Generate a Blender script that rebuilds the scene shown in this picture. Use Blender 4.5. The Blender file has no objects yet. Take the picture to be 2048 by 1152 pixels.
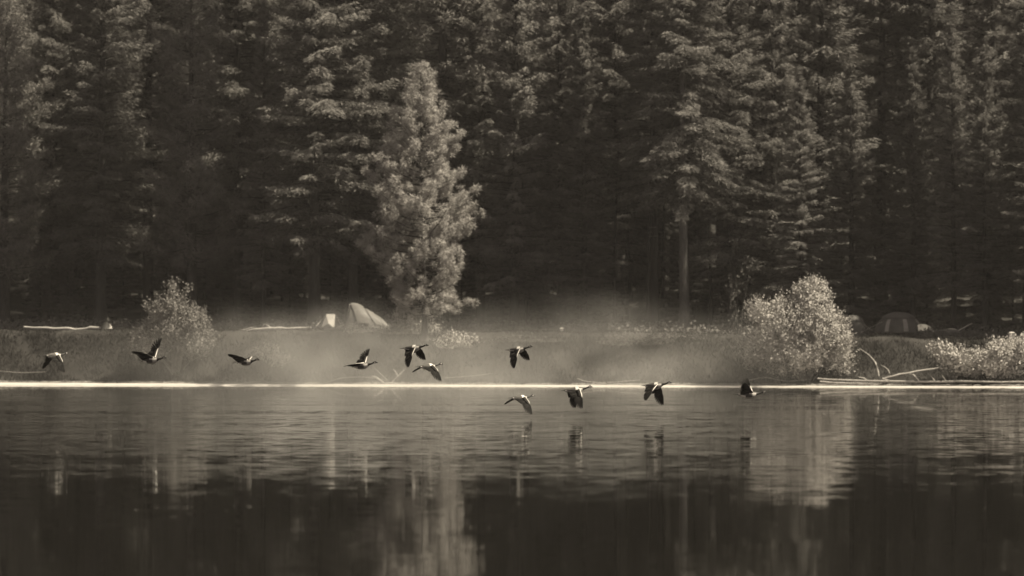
import bpy, math, random
import numpy as np
from math import sin, cos, pi, radians, sqrt, exp
from mathutils import Vector, Matrix

random.seed(7)
rng = np.random.default_rng(11)
sc = bpy.context.scene
COL = sc.collection

# ------------------------------------------------------------------ camera
F = 9600.0            # focal length in photo pixels (photo is 2048 wide)
CZ = 2.2              # eye height above the lake
HOR = 697.0           # horizon row in the photo
cam_d = bpy.data.cameras.new('camera')
cam = bpy.data.objects.new('camera', cam_d)
COL.objects.link(cam)
cam.location = (0, 0, CZ)
cam.rotation_euler = (radians(90), 0, 0)
cam_d.sensor_width = 36.0
cam_d.lens = 36.0 * F / 2048.0
cam_d.shift_y = (HOR - 576.0) / 2048.0
cam_d.clip_start = 0.5
cam_d.clip_end = 5000
cam_d.dof.use_dof = True
cam_d.dof.focus_distance = 153.0
cam_d.dof.aperture_fstop = 1.7
sc.camera = cam

# ------------------------------------------------------------------ light
SUN_EL, SUN_AZ = 54.0, -10.0      # degrees; azimuth measured from +x (right) towards +y (away)
el, az = radians(SUN_EL), radians(SUN_AZ)
to_sun = Vector((cos(el) * cos(az), cos(el) * sin(az), sin(el)))
world = bpy.data.worlds.new("World")
sc.world = world
world.use_nodes = True
wn, wl = world.node_tree.nodes, world.node_tree.links
wn.clear()
sky = wn.new('ShaderNodeTexSky')
sky.sky_type = 'NISHITA'
sky.sun_disc = False
sky.sun_elevation = el
sky.sun_rotation = math.atan2(to_sun.x, to_sun.y)
bw = wn.new('ShaderNodeRGBToBW')
tint = wn.new('ShaderNodeMix')
tint.data_type = 'RGBA'
tint.blend_type = 'MULTIPLY'
tint.inputs[0].default_value = 1.0
tint.inputs[7].default_value = (1.0, 0.865, 0.78, 1)      # the whole photograph is toned sepia
bg = wn.new('ShaderNodeBackground')
bg.inputs['Strength'].default_value = 0.05
wo = wn.new('ShaderNodeOutputWorld')
wl.new(sky.outputs[0], bw.inputs[0])
wl.new(bw.outputs[0], tint.inputs[6])
wl.new(tint.outputs[2], bg.inputs[0])
wl.new(bg.outputs[0], wo.inputs[0])

sun_d = bpy.data.lights.new('sun', 'SUN')
sun_d.energy = 5.0
sun_d.angle = radians(0.5)
sun_d.color = (1.0, 0.895, 0.69)
sun = bpy.data.objects.new('sun', sun_d)
COL.objects.link(sun)
sun.rotation_euler = to_sun.to_track_quat('Z', 'Y').to_euler()
sun.location = (60, 200, 90)

sc.view_settings.view_transform = 'Standard'
sc.view_settings.look = 'None'
sc.view_settings.exposure = 1.35
sc.view_settings.gamma = 1.0
sc.view_settings.use_curve_mapping = False
cy = sc.cycles
cy.use_denoising = True
cy.max_bounces = 6
cy.diffuse_bounces = 2
cy.glossy_bounces = 3
cy.transmission_bounces = 2
cy.volume_bounces = 0
cy.transparent_max_bounces = 8
cy.volume_max_steps = 96
cy.volume_step_rate = 1.0
cy.sample_clamp_indirect = 4.0
cy.sample_clamp_direct = 12.0


# ------------------------------------------------------------------ helpers
def pw(px, py, d):
    """world point seen at photo pixel (px, py) at distance d"""
    return Vector(((px - 1024.0) * d / F, d, CZ + (HOR - py) * d / F))


def tag(o, label=None, cat=None, group=None, kind=None):
    if label: o['label'] = label
    if cat: o['category'] = cat
    if group: o['group'] = group
    if kind: o['kind'] = kind
    return o


def empty(name, loc, rz=0.0, scale=(1, 1, 1)):
    o = bpy.data.objects.new(name, None)
    o.empty_display_size = 0.5
    COL.objects.link(o)
    o.location = loc
    o.rotation_euler = (0, 0, rz)
    o.scale = scale
    return o


def link(name, me, parent=None):
    o = bpy.data.objects.new(name, me)
    COL.objects.link(o)
    if parent is not None:
        o.parent = parent
    return o


def np_mesh(name, V, T, mats, mi=None, smooth=False):
    """mesh from vertex array V (n,3) and face array T (m,3) or (m,4)"""
    me = bpy.data.meshes.new(name)
    V = np.asarray(V, dtype=np.float32)
    T = np.asarray(T, dtype=np.int32)
    k = T.shape[1]
    me.vertices.add(len(V))
    me.vertices.foreach_set('co', V.ravel())
    me.loops.add(T.size)
    me.loops.foreach_set('vertex_index', T.ravel())
    me.polygons.add(len(T))
    me.polygons.foreach_set('loop_start', np.arange(0, T.size, k, dtype=np.int32))
    for m in (mats if isinstance(mats, (list, tuple)) else [mats]):
        me.materials.append(m)
    if mi is not None:
        me.polygons.foreach_set('material_index', np.asarray(mi, dtype=np.int32))
    if smooth:
        me.polygons.foreach_set('use_smooth', np.ones(len(T), dtype=bool))
    me.update(calc_edges=True)
    me.validate()
    return me


class Geo:
    """collects polygons of any size into one mesh"""
    def __init__(s):
        s.v, s.f, s.m = [], [], []

    def add(s, verts, faces, mi=0):
        b = len(s.v)
        s.v += [tuple(p) for p in verts]
        s.f += [tuple(b + i for i in f) for f in faces]
        s.m += [mi] * len(faces)

    def tube(s, pts, rad, n=6, mi=0, cap=True):
        pts = [Vector(p) for p in pts]
        b = len(s.v)
        ref = Vector((0, 0, 1))
        for i, p in enumerate(pts):
            t = (pts[min(i + 1, len(pts) - 1)] - pts[max(i - 1, 0)]).normalized()
            r0 = Vector((0, 1, 0)) if abs(t.z) > 0.9 else ref
            a = t.cross(r0).normalized()
            c = t.cross(a).normalized()
            r = rad[i] if isinstance(rad, (list, tuple)) else rad
            for k in range(n):
                th = 2 * pi * k / n
                s.v.append(tuple(p + a * (r * cos(th)) + c * (r * sin(th))))
        for i in range(len(pts) - 1):
            for k in range(n):
                k2 = (k + 1) % n
                s.f.append((b + i * n + k, b + i * n + k2, b + (i + 1) * n + k2, b + (i + 1) * n + k))
                s.m.append(mi)
        if cap:
            s.f.append(tuple(b + k for k in range(n)))
            s.m.append(mi)
            e = b + (len(pts) - 1) * n
            s.f.append(tuple(e + n - 1 - k for k in range(n)))
            s.m.append(mi)

    def mesh(s, name, mats, smooth=True):
        me = bpy.data.meshes.new(name)
        me.from_pydata(s.v, [], s.f)
        for m in (mats if isinstance(mats, (list, tuple)) else [mats]):
            me.materials.append(m)
        me.polygons.foreach_set('material_index', s.m)
        me.polygons.foreach_set('use_smooth', [smooth] * len(s.f))
        me.update()
        return me


# ------------------------------------------------------------------ materials
def grey(v, warm=0.0):
    return (v * (1 + warm), v, v * (1 - warm), 1)


def mat(name, lo, hi, scale=4.0, rough=0.85, translucent=0.0, stretch=None, detail=4.0, bump=0.0, warm=0.05,
        rand=0.0, spec=0.25):
    m = bpy.data.materials.new(name)
    m.use_nodes = True
    N, L = m.node_tree.nodes, m.node_tree.links
    N.clear()
    out = N.new('ShaderNodeOutputMaterial')
    tc = N.new('ShaderNodeTexCoord')
    mp = N.new('ShaderNodeMapping')
    if stretch: mp.inputs['Scale'].default_value = stretch
    nz = N.new('ShaderNodeTexNoise')
    nz.inputs['Scale'].default_value = scale
    nz.inputs['Detail'].default_value = detail
    nz.inputs['Roughness'].default_value = 0.6
    rp = N.new('ShaderNodeValToRGB')
    rp.color_ramp.elements[0].position = 0.3
    rp.color_ramp.elements[1].position = 0.7
    rp.color_ramp.elements[0].color = grey(lo, warm)
    rp.color_ramp.elements[1].color = grey(hi, warm)
    L.new(tc.outputs['Object'], mp.inputs[0])
    L.new(mp.outputs[0], nz.inputs['Vector'])
    L.new(nz.outputs[0], rp.inputs[0])
    colr = rp.outputs[0]
    if rand:
        oi = N.new('ShaderNodeObjectInfo')
        mr = N.new('ShaderNodeMapRange')
        mr.inputs[3].default_value = 1 - rand
        mr.inputs[4].default_value = 1 + rand
        L.new(oi.outputs['Random'], mr.inputs[0])
        mx = N.new('ShaderNodeVectorMath')
        mx.operation = 'SCALE'
        L.new(colr, mx.inputs[0])
        L.new(mr.outputs[0], mx.inputs['Scale'])
        colr = mx.outputs[0]
    b = N.new('ShaderNodeBsdfPrincipled')
    b.inputs['Roughness'].default_value = rough
    b.inputs['Specular IOR Level'].default_value = spec
    L.new(colr, b.inputs['Base Color'])
    sh = b.outputs[0]
    if bump:
        bp = N.new('ShaderNodeBump')
        bp.inputs['Strength'].default_value = 1.0
        bp.inputs['Distance'].default_value = bump
        L.new(nz.outputs[0], bp.inputs['Height'])
        L.new(bp.outputs[0], b.inputs['Normal'])
    if translucent:
        t = N.new('ShaderNodeBsdfTranslucent')
        L.new(colr, t.inputs[0])
        ms = N.new('ShaderNodeMixShader')
        ms.inputs[0].default_value = translucent
        L.new(sh, ms.inputs[1])
        L.new(t.outputs[0], ms.inputs[2])
        sh = ms.outputs[0]
    L.new(sh, out.inputs['Surface'])
    return m


M = {}
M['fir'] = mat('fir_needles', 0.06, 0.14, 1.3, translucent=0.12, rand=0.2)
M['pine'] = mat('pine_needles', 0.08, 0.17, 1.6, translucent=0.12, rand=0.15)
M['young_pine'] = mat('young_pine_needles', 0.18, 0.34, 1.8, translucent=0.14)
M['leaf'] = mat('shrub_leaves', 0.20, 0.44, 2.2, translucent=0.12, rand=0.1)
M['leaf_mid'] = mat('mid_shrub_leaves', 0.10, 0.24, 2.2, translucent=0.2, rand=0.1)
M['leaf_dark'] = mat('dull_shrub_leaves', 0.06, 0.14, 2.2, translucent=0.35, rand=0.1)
M['bark'] = mat('dark_bark', 0.018, 0.05, 6.0, stretch=(3, 3, 0.35), bump=0.03)
M['bark_pale'] = mat('pale_bark', 0.045, 0.10, 6.0, stretch=(3, 3, 0.35), bump=0.02)
M['twig'] = mat('twig_bark', 0.08, 0.16, 8.0)
M['grass'] = mat('bank_grass', 0.012, 0.04, 0.45, translucent=0.2, spec=0.03)
M['soil'] = mat('forest_soil', 0.018, 0.05, 0.8, bump=0.05, spec=0.03)
M['sand'] = mat('pale_wet_sand', 0.30, 0.44, 1.5, stretch=(0.25, 1, 1), bump=0.01, rough=0.5)
M['drift'] = mat('bleached_driftwood', 0.20, 0.42, 5.0, stretch=(0.5, 3, 3), bump=0.01)
M['drift_dim'] = mat('grey_driftwood', 0.16, 0.32, 5.0, stretch=(0.5, 3, 3), bump=0.01)
M['tent_white'] = mat('white_tent_cloth', 0.45, 0.6, 1.5, rough=0.6, translucent=0.25)
M['tent_cream'] = mat('cream_tent_cloth', 0.20, 0.30, 1.5, rough=0.7, spec=0.1)
M['tent_pale'] = mat('pale_tent_cloth', 0.08, 0.15, 1.5, rough=0.6, translucent=0.2)
M['tent_mid'] = mat('dull_tent_cloth', 0.05, 0.09, 1.5, rough=0.6)
M['tent_cap'] = mat('dim_rain_cap_cloth', 0.08, 0.12, 1.5, rough=0.6)
M['entrance_shade'] = mat('tent_entrance_shade', 0.02, 0.04, 1.5, rough=0.7)  # near-black tone paints the shade inside the open entrance
M['rope'] = mat('guy_line', 0.35, 0.5, 8.0)
M['post'] = mat('pale_post_wood', 0.35, 0.5, 6.0, stretch=(3, 3, 0.4))
M['g_body'] = mat('goose_body_plumage', 0.035, 0.09, 22.0, stretch=(0.5, 1.5, 1.5), rough=0.7, spec=0.1)
M['g_pale'] = mat('goose_pale_breast', 0.22, 0.32, 18.0, rough=0.7)
M['g_white'] = mat('goose_white_plumage', 0.70, 0.80, 10.0, rough=0.7)
M['g_black'] = mat('goose_black_plumage', 0.010, 0.022, 10.0, rough=0.5)
M['g_covert'] = mat('goose_wing_coverts', 0.012, 0.03, 30.0, stretch=(0.4, 2, 2), rough=0.75, spec=0.06)
M['g_highlight'] = mat('goose_painted_highlight', 0.30, 0.50, 30.0, rough=0.7)  # sunlit highlight put into the colour of shoulders, back and leading edges
M['g_flight'] = mat('goose_flight_feathers', 0.007, 0.016, 30.0, stretch=(0.3, 3, 3), rough=0.7, spec=0.08)

# ---- water: a mirror-like lake, wind-ruffled farther out
wm = bpy.data.materials.new('lake_water')
wm.use_nodes = True
N, L = wm.node_tree.nodes, wm.node_tree.links
N.clear()
out = N.new('ShaderNodeOutputMaterial')
b = N.new('ShaderNodeBsdfPrincipled')
b.inputs['Base Color'].default_value = (0.006, 0.0055, 0.004, 1)
b.inputs['Roughness'].default_value = 0.02
b.inputs['IOR'].default_value = 1.33
L.new(b.outputs[0], out.inputs['Surface'])
geo = N.new('ShaderNodeNewGeometry')


def wnoise(sx, sy, detail, seed, sz=1.0):
    mp = N.new('ShaderNodeMapping')
    mp.inputs['Scale'].default_value = (sx, sy, sz)
    mp.inputs['Location'].default_value = (seed, seed * 2.3, seed)
    nz = N.new('ShaderNodeTexNoise')
    nz.inputs['Scale'].default_value = 1.0
    nz.inputs['Detail'].default_value = detail
    L.new(geo.outputs['Position'], mp.inputs[0])
    L.new(mp.outputs[0], nz.inputs['Vector'])
    return nz


def vmath(op, a, b_=None, scale=None):
    n = N.new('ShaderNodeVectorMath')
    n.operation = op
    L.new(a, n.inputs[0])
    if b_ is not None:
        if isinstance(b_, tuple): n.inputs[1].default_value = b_
        else: L.new(b_, n.inputs[1])
    if scale is not None:
        if isinstance(scale, float): n.inputs['Scale'].default_value = scale
        else: L.new(scale, n.inputs['Scale'])
    return n.outputs[0]


def fmath(op, a, b_=None, clamp=False):
    n = N.new('ShaderNodeMath')
    n.operation = op
    n.use_clamp = clamp
    for i, v in enumerate((a, b_)):
        if v is None: continue
        if isinstance(v, (int, float)): n.inputs[i].default_value = v
        else: L.new(v, n.inputs[i])
    return n.outputs[0]


small = wnoise(2.2, 3.2, 4.0, 3.1)          # wavelets under half a metre
mid = wnoise(0.09, 0.42, 2.0, 9.7)          # long low ripples
streak = wnoise(0.012, 0.11, 3.0, 21.0)     # cat's-paws: bands of rougher and calmer water
sepy = N.new('ShaderNodeSeparateXYZ')
L.new(geo.outputs['Position'], sepy.inputs[0])
far = N.new('ShaderNodeMapRange')            # calmer close to the near shore
far.inputs[1].default_value = 45.0
far.inputs[2].default_value = 150.0
far.inputs[3].default_value = 0.10
far.inputs[4].default_value = 1.0
L.new(sepy.outputs[1], far.inputs[0])
st = fmath('MULTIPLY', fmath('SUBTRACT', streak.outputs[0], 0.36, True), 3.6)
far2 = N.new('ShaderNodeMapRange')
far2.inputs[1].default_value = 60.0
far2.inputs[2].default_value = 170.0
far2.inputs[3].default_value = 0.05
L.new(sepy.outputs[1], far2.inputs[0])
amp = fmath('MULTIPLY', fmath('ADD', st, 0.25), far.outputs[0])
s1 = vmath('SUBTRACT', small.outputs['Color'], (0.5, 0.5, 0.5))
s1 = vmath('MULTIPLY', s1, (0.010, 0.105, 0.0))
s1 = vmath('SCALE', s1, scale=amp)
s2 = vmath('SUBTRACT', mid.outputs['Color'], (0.5, 0.5, 0.5))
s2 = vmath('MULTIPLY', s2, (0.004, 0.007, 0.0))
band = wnoise(0.014, 0.24, 3.0, 33.0)        # fine lines of ripple lying across the view
s3 = vmath('SUBTRACT', band.outputs['Color'], (0.5, 0.5, 0.5))
s3 = vmath('MULTIPLY', s3, (0.0, 0.014, 0.0))
s3 = vmath('SCALE', s3, scale=far2.outputs[0])
s2 = vmath('ADD', s2, s3)
band2 = wnoise(0.006, 0.085, 5.0, 51.0)
s4 = vmath('SUBTRACT', band2.outputs['Color'], (0.5, 0.5, 0.5))
s4 = vmath('MULTIPLY', s4, (0.0, 0.030, 0.0))
s4 = vmath('SCALE', s4, scale=far2.outputs[0])
s2 = vmath('ADD', s2, s4)
sm = vmath('ADD', s1, s2)
sm = vmath('ADD', sm, (0.0, 0.0, 1.0))
nn = vmath('NORMALIZE', sm)
L.new(nn, b.inputs['Normal'])


# ------------------------------------------------------------------ terrain and water
SX = np.array([-400, -60, -31, -16, 0, 13, 29, 60, 400], float)
SD = np.array([300, 297, 291, 285, 278, 274, 269.5, 264, 262], float)


def shore(x):
    return np.interp(x, SX, SD)


def bank_top(x):
    return np.interp(x, [-31, 0, 10, 29], [3.35, 3.2, 3.1, 2.7])


def ground_z(x, y):
    x = np.asarray(x, float); y = np.asarray(y, float)
    v = y - shore(x)
    lip = np.interp(x, [-31, -14, 29], [0.13, 0.10, 0.07])
    bt = bank_top(x)
    n = 0.5 * np.sin(x * 0.9 + 1.3 * np.sin(x * 0.31)) * 0.5 + 0.25 * np.sin(x * 2.3 + y)
    z = np.where(v < 0, -1.5 + 1.45 * np.exp(v / 4.0) - 0.05, 0)
    z = np.where((v >= 0) & (v < 1.2), lip * (v / 1.2) ** 0.5, z)
    z = np.where((v >= 1.2) & (v < 2.0), lip, z)
    t = np.clip((v - 2.0) / 4.5, 0, 1)
    s = t * t * (3 - 2 * t)
    z = np.where(v >= 2.0, lip + (bt - lip) * s + 0.35 * n * s * (1 - 0.6 * s), z)
    z = z + np.where(v > 26, (v - 26) * 0.24, 0)
    ridge = 52 + 0.02 * v
    return np.minimum(z, ridge)


def gz(x, y):
    return float(ground_z(x, y))


vv = np.concatenate([np.linspace(-380, -30, 10), np.linspace(-20, -1, 8), np.linspace(0, 9, 40), np.linspace(10, 40, 24), np.linspace(50, 520, 40)])
xx = np.concatenate([np.linspace(-400, -60, 14), np.linspace(-56, 56, 160), np.linspace(60, 400, 14)])
XX, VV = np.meshgrid(xx, vv)
YY = shore(XX) + VV
ZZ = ground_z(XX, YY)
V = np.stack([XX.ravel(), YY.ravel(), ZZ.ravel()], 1)
nx, ny = len(xx), len(vv)
ii, jj = np.meshgrid(np.arange(nx - 1), np.arange(ny - 1))
a_ = (jj * nx + ii).ravel()
Q = np.stack([a_, a_ + 1, a_ + nx + 1, a_ + nx], 1)
vmid = 0.25 * (VV[:-1, :-1] + VV[1:, :-1] + VV[:-1, 1:] + VV[1:, 1:]).ravel()
terr = link('ground', np_mesh('ground', V, Q, [M['soil'], M['sand']], mi=((vmid > -1) & (vmid < 1.9)).astype(int), smooth=True))
tag(terr, kind='structure')

me = np_mesh('lake', [(-395, -75, 0), (395, -75, 0), (395, 320, 0), (-395, 320, 0)], [(0, 1, 2, 3)], wm)
lake = link('lake_water', me)
tag(lake, kind='structure')


# ------------------------------------------------------------------ foliage generators
def unit(v):
    return v / (np.linalg.norm(v, axis=1, keepdims=True) + 1e-9)


def tri_leaves(C, D, ln, wd, flat=0.0, Nm=None):
    """one slim triangle per point: base centred at C, pointing along D"""
    n = len(C)
    D = unit(D)
    R = rng.normal(size=(n, 3))
    if flat: R[:, 2] *= (1 - flat)
    if Nm is not None: R = Nm                      # the leaf lies across this direction
    S = unit(np.cross(D, R))
    ln = np.broadcast_to(ln, n)[:, None]
    wd = np.broadcast_to(wd, n)[:, None]
    V = np.empty((n * 3, 3))
    V[0::3] = C - S * wd * 0.5
    V[1::3] = C + S * wd * 0.5
    V[2::3] = C + D * ln
    return V, np.arange(n * 3).reshape(-1, 3)


def quad_leaves(C, D, ln, wd, Nm=None):
    n = len(C)
    D = unit(D)
    S = unit(np.cross(D, rng.normal(size=(n, 3)) if Nm is None else Nm))
    ln = np.broadcast_to(ln, n)[:, None]
    wd = np.broadcast_to(wd, n)[:, None]
    V = np.empty((n * 4, 3))
    V[0::4] = C
    V[1::4] = C + D * ln * 0.5 + S * wd * 0.5
    V[2::4] = C + D * ln
    V[3::4] = C + D * ln * 0.5 - S * wd * 0.5
    return V, np.arange(n * 4).reshape(-1, 4)


def trunk_geo(H, r0, lean=0.0, n=9, wob=0.12, seed=0):
    r = random.Random(seed)
    g = Geo()
    pts, rad = [], []
    for i in range(15):
        t = i / 14
        pts.append((lean * t * H + wob * sin(3.1 * t + seed), wob * cos(2.3 * t + seed), -0.5 + t * (H + 0.2)))
        rad.append(r0 * ((1 - t) ** 0.85) * (1 + 0.45 * exp(-t * 28)) + 0.015)
    g.tube(pts, rad, n)
    return g


def fir_tree(H, base, R, seed, droop=0.35, dens=1.0, gap=0.15):
    """Douglas-fir like: whorls of drooping branches with hanging sprays"""
    r = random.Random(seed)
    g = trunk_geo(H, H * 0.0105, seed=seed)
    CC, DD, LL = [], [], []
    z = base
    while z < H - 0.3:
        t = (z - base) / (H - base)
        rad = R * (0.22 + 0.78 * (1 - t) ** 0.75) * (0.75 + 0.25 * min(1, t * 6)) * (1 - t ** 6) * (0.93 + 0.12 * sin(z * 1.1 + seed))
        if t > 0.9: rad = R * 0.62 * (1 - t) / 0.25 * 0.6 + 0.15
        nb = r.choice((5, 6, 6, 7))
        off = r.uniform(0, 2 * pi)
        for k in range(nb):
            if r.random() < gap: continue
            a = off + 2 * pi * k / nb + r.uniform(-.35, .35)
            ln = rad * r.uniform(0.45, 1.22)
            dr = droop * r.uniform(0.6, 1.3) * (1 - 0.9 * t)
            up = 0.12 + 0.5 * t
            dx, dy = cos(a), sin(a)
            zb = z + r.uniform(-.75, .75)
            def cur(s):
                return up * s * ln - dr * ln * s ** 1.7 + 0.10 * ln * max(0, s - 0.75) * 2
            g.tube([(dx * ln * s * 0.9, dy * ln * s * 0.9, zb + cur(s * .9)) for s in (0, .35, .7, 1)],
                   [0.02 + 0.012 * ln, 0.015 + 0.008 * ln, 0.014, 0.006], 3, cap=False)
            n = max(22, int(105 * ln * dens))
            s = rng.uniform(0.16, 1.0, n) ** 0.8
            w = ln * 0.27 * np.sqrt(np.clip(1.08 - s, 0, 1)) * (0.35 + 0.65 * np.minimum(1, s * 2.2))
            u = rng.uniform(-1, 1, n)
            lat = u * w
            zc = zb + up * s * ln - dr * ln * s ** 1.7 + 0.2 * ln * np.maximum(0, s - 0.75)
            zc = zc - np.abs(u) * w * 0.35 - rng.exponential(0.11, n)
            X = dx * s * ln - dy * lat
            Y = dy * s * ln + dx * lat
            CC.append(np.stack([X, Y, zc], 1))
            sgn = np.sign(u)
            d = np.stack([dx - dy * sgn * 0.9, dy + dx * sgn * 0.9, -0.45 + 0 * s], 1) + rng.normal(0, .35, (n, 3))
            DD.append(d)
            LL.append(rng.uniform(0.11, 0.28, n))
        z += r.uniform(0.32, 0.52) * (1 - 0.35 * t)
    # leader
    n = 40
    CC.append(np.stack([rng.normal(0, .06, n), rng.normal(0, .06, n), H - 1.0 + rng.uniform(0, 1.1, n)], 1))
    DD.append(np.stack([rng.normal(0, .4, n), rng.normal(0, .4, n), np.ones(n)], 1))
    LL.append(np.full(n, .2))
    C, D, Ln = np.concatenate(CC), np.concatenate(DD), np.concatenate(LL)
    Nm = np.stack([C[:, 0], C[:, 1], 0 * C[:, 0]], 1)
    Nm = unit(Nm) * 0.75 + np.array([0, 0, 0.75]) + rng.normal(0, .6, C.shape)
    V, T = tri_leaves(C, D, Ln * 1.2, Ln * 0.25, 0.5, Nm)
    return g, V, T


def pine_tree(H, base, R, seed, prof=None, step=0.55, puff=0.42, npf=34, gap=0.18, r0=None, per=3.1):
    """ponderosa like: upswept limbs ending in round tufts of long needles"""
    r = random.Random(seed)
    g = trunk_geo(H - 0.3, r0 or H * 0.0135, seed=seed)
    PC, PR = [], []
    z = base
    while z < H - 0.2:
        t = (z - base) / (H - base)
        nb = r.choice((4, 5, 6))
        off = r.uniform(0, 2 * pi)
        for k in range(nb):
            if r.random() < gap: continue
            a = off + 2 * pi * k / nb + r.uniform(-.4, .4)
            if prof: rad = prof(z, a)
            else:
                rad = R * (0.30 + 0.70 * (1 - t) ** 0.6) * (0.7 + 0.3 * min(1, t * 5)) * (1 - t ** 5) * (0.85 + 0.3 * sin(z * .8 + 2 * a + seed))
            ln = max(0.25, rad * r.uniform(0.5, 1.12))
            up = r.uniform(0.0, 0.35) + 0.4 * t
            sag = r.uniform(0.15, 0.35)
            dx, dy = cos(a), sin(a)
            zb = z - up * ln * 0.6
            def P(s, lat=0.0):
                return np.array([dx * ln * s - dy * lat, dy * ln * s + dx * lat, zb + ln * (up * s - sag * s * (1 - s) * 1.6)])
            g.tube([P(0), P(.4), P(.75), P(1)], [0.02 + .014 * ln, .015 + .009 * ln, .018, .008], 3, cap=False)
            m = max(2, int(ln * per))
            for i in range(m):
                s = 1.0 if i == 0 else r.uniform(0.35, 1.0) ** 0.7
                w = ln * 0.32 * sqrt(max(0.02, 1.1 - s))
                p = P(s, r.uniform(-w, w)) + np.array([0, 0, r.uniform(-.1, .28)])
                PC.append(p)
                PR.append(puff * r.uniform(0.7, 1.2) * (0.75 if t > .9 else 1))
        z += step * r.uniform(0.75, 1.25) * (1 - 0.3 * t)
    PC.append(np.array([0, 0, H - 0.15])); PR.append(puff * 0.7)
    PC, PR = np.array(PC), np.array(PR)
    C = np.repeat(PC, npf, 0)
    Rr = np.repeat(PR, npf)
    D = unit(rng.normal(size=C.shape) + np.array([0, 0, 0.45]))
    inner = rng.uniform(0.15, 0.62, len(C))
    O = unit(C - np.array([0, 0, 1.0]) * C[:, 2:3])              # outward from the trunk
    Nm = D * 1.0 + O * 0.5 + rng.normal(0, .3, C.shape)
    Tn = rng.normal(size=C.shape) + D * 0.9
    V, T = tri_leaves(C + D * (Rr * (inner + .25))[:, None], Tn, Rr * rng.uniform(.5, .9, len(C)), Rr * 0.12, 0, Nm)
    return g, V, T


def make_kind(fn, fol, bark, *a, **k):
    g, V, T = fn(*a, **k)
    return dict(H=a[0], crown=np_mesh('crown', V, T, fol), trunk=g.mesh('trunk', bark))


K = {
    'firA': make_kind(fir_tree, M['fir'], M['bark'], 32.0, 5.0, 4.3, 1),
    'firB': make_kind(fir_tree, M['fir'], M['bark'], 34.0, 10.0, 4.0, 2, droop=0.5, gap=0.25),
    'firC': make_kind(fir_tree, M['fir'], M['bark'], 27.0, 2.5, 3.4, 3, droop=0.25, dens=1.15, gap=0.08),
    'pineA': make_kind(pine_tree, M['pine'], M['bark'], 30.0, 5.0, 4.8, 4, puff=0.55, step=0.7),
    'pineB': make_kind(pine_tree, M['pine'], M['bark'], 31.0, 12.0, 4.2, 5, puff=0.5, step=0.65, gap=.3),
    'firD': make_kind(fir_tree, M['fir'], M['bark_pale'], 33.0, 9.5, 4.8, 6, droop=0.6, gap=0.08, dens=1.3),
}


def plant(kind, name, px, v, H, label, cat='tree', group=None, wide=1.0, rz=None, z_off=0.0):
    """stand a tree so that its trunk shows at photo column px, v metres inland"""
    k = K[kind]
    d = 285.0
    for _ in range(4):
        x = (px - 1024.0) * d / F
        d = float(shore(x)) + v
    x = (px - 1024.0) * d / F
    s = H / k['H']
    o = empty(name, (x, d, gz(x, d) + z_off), rz if rz is not None else random.uniform(0, 6.28), (s * wide, s * wide, s))
    tag(o, label, cat, group)
    link('trunk', k['trunk'], o)
    link('crown', k['crown'], o)['kind'] = 'stuff'
    return o


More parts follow.
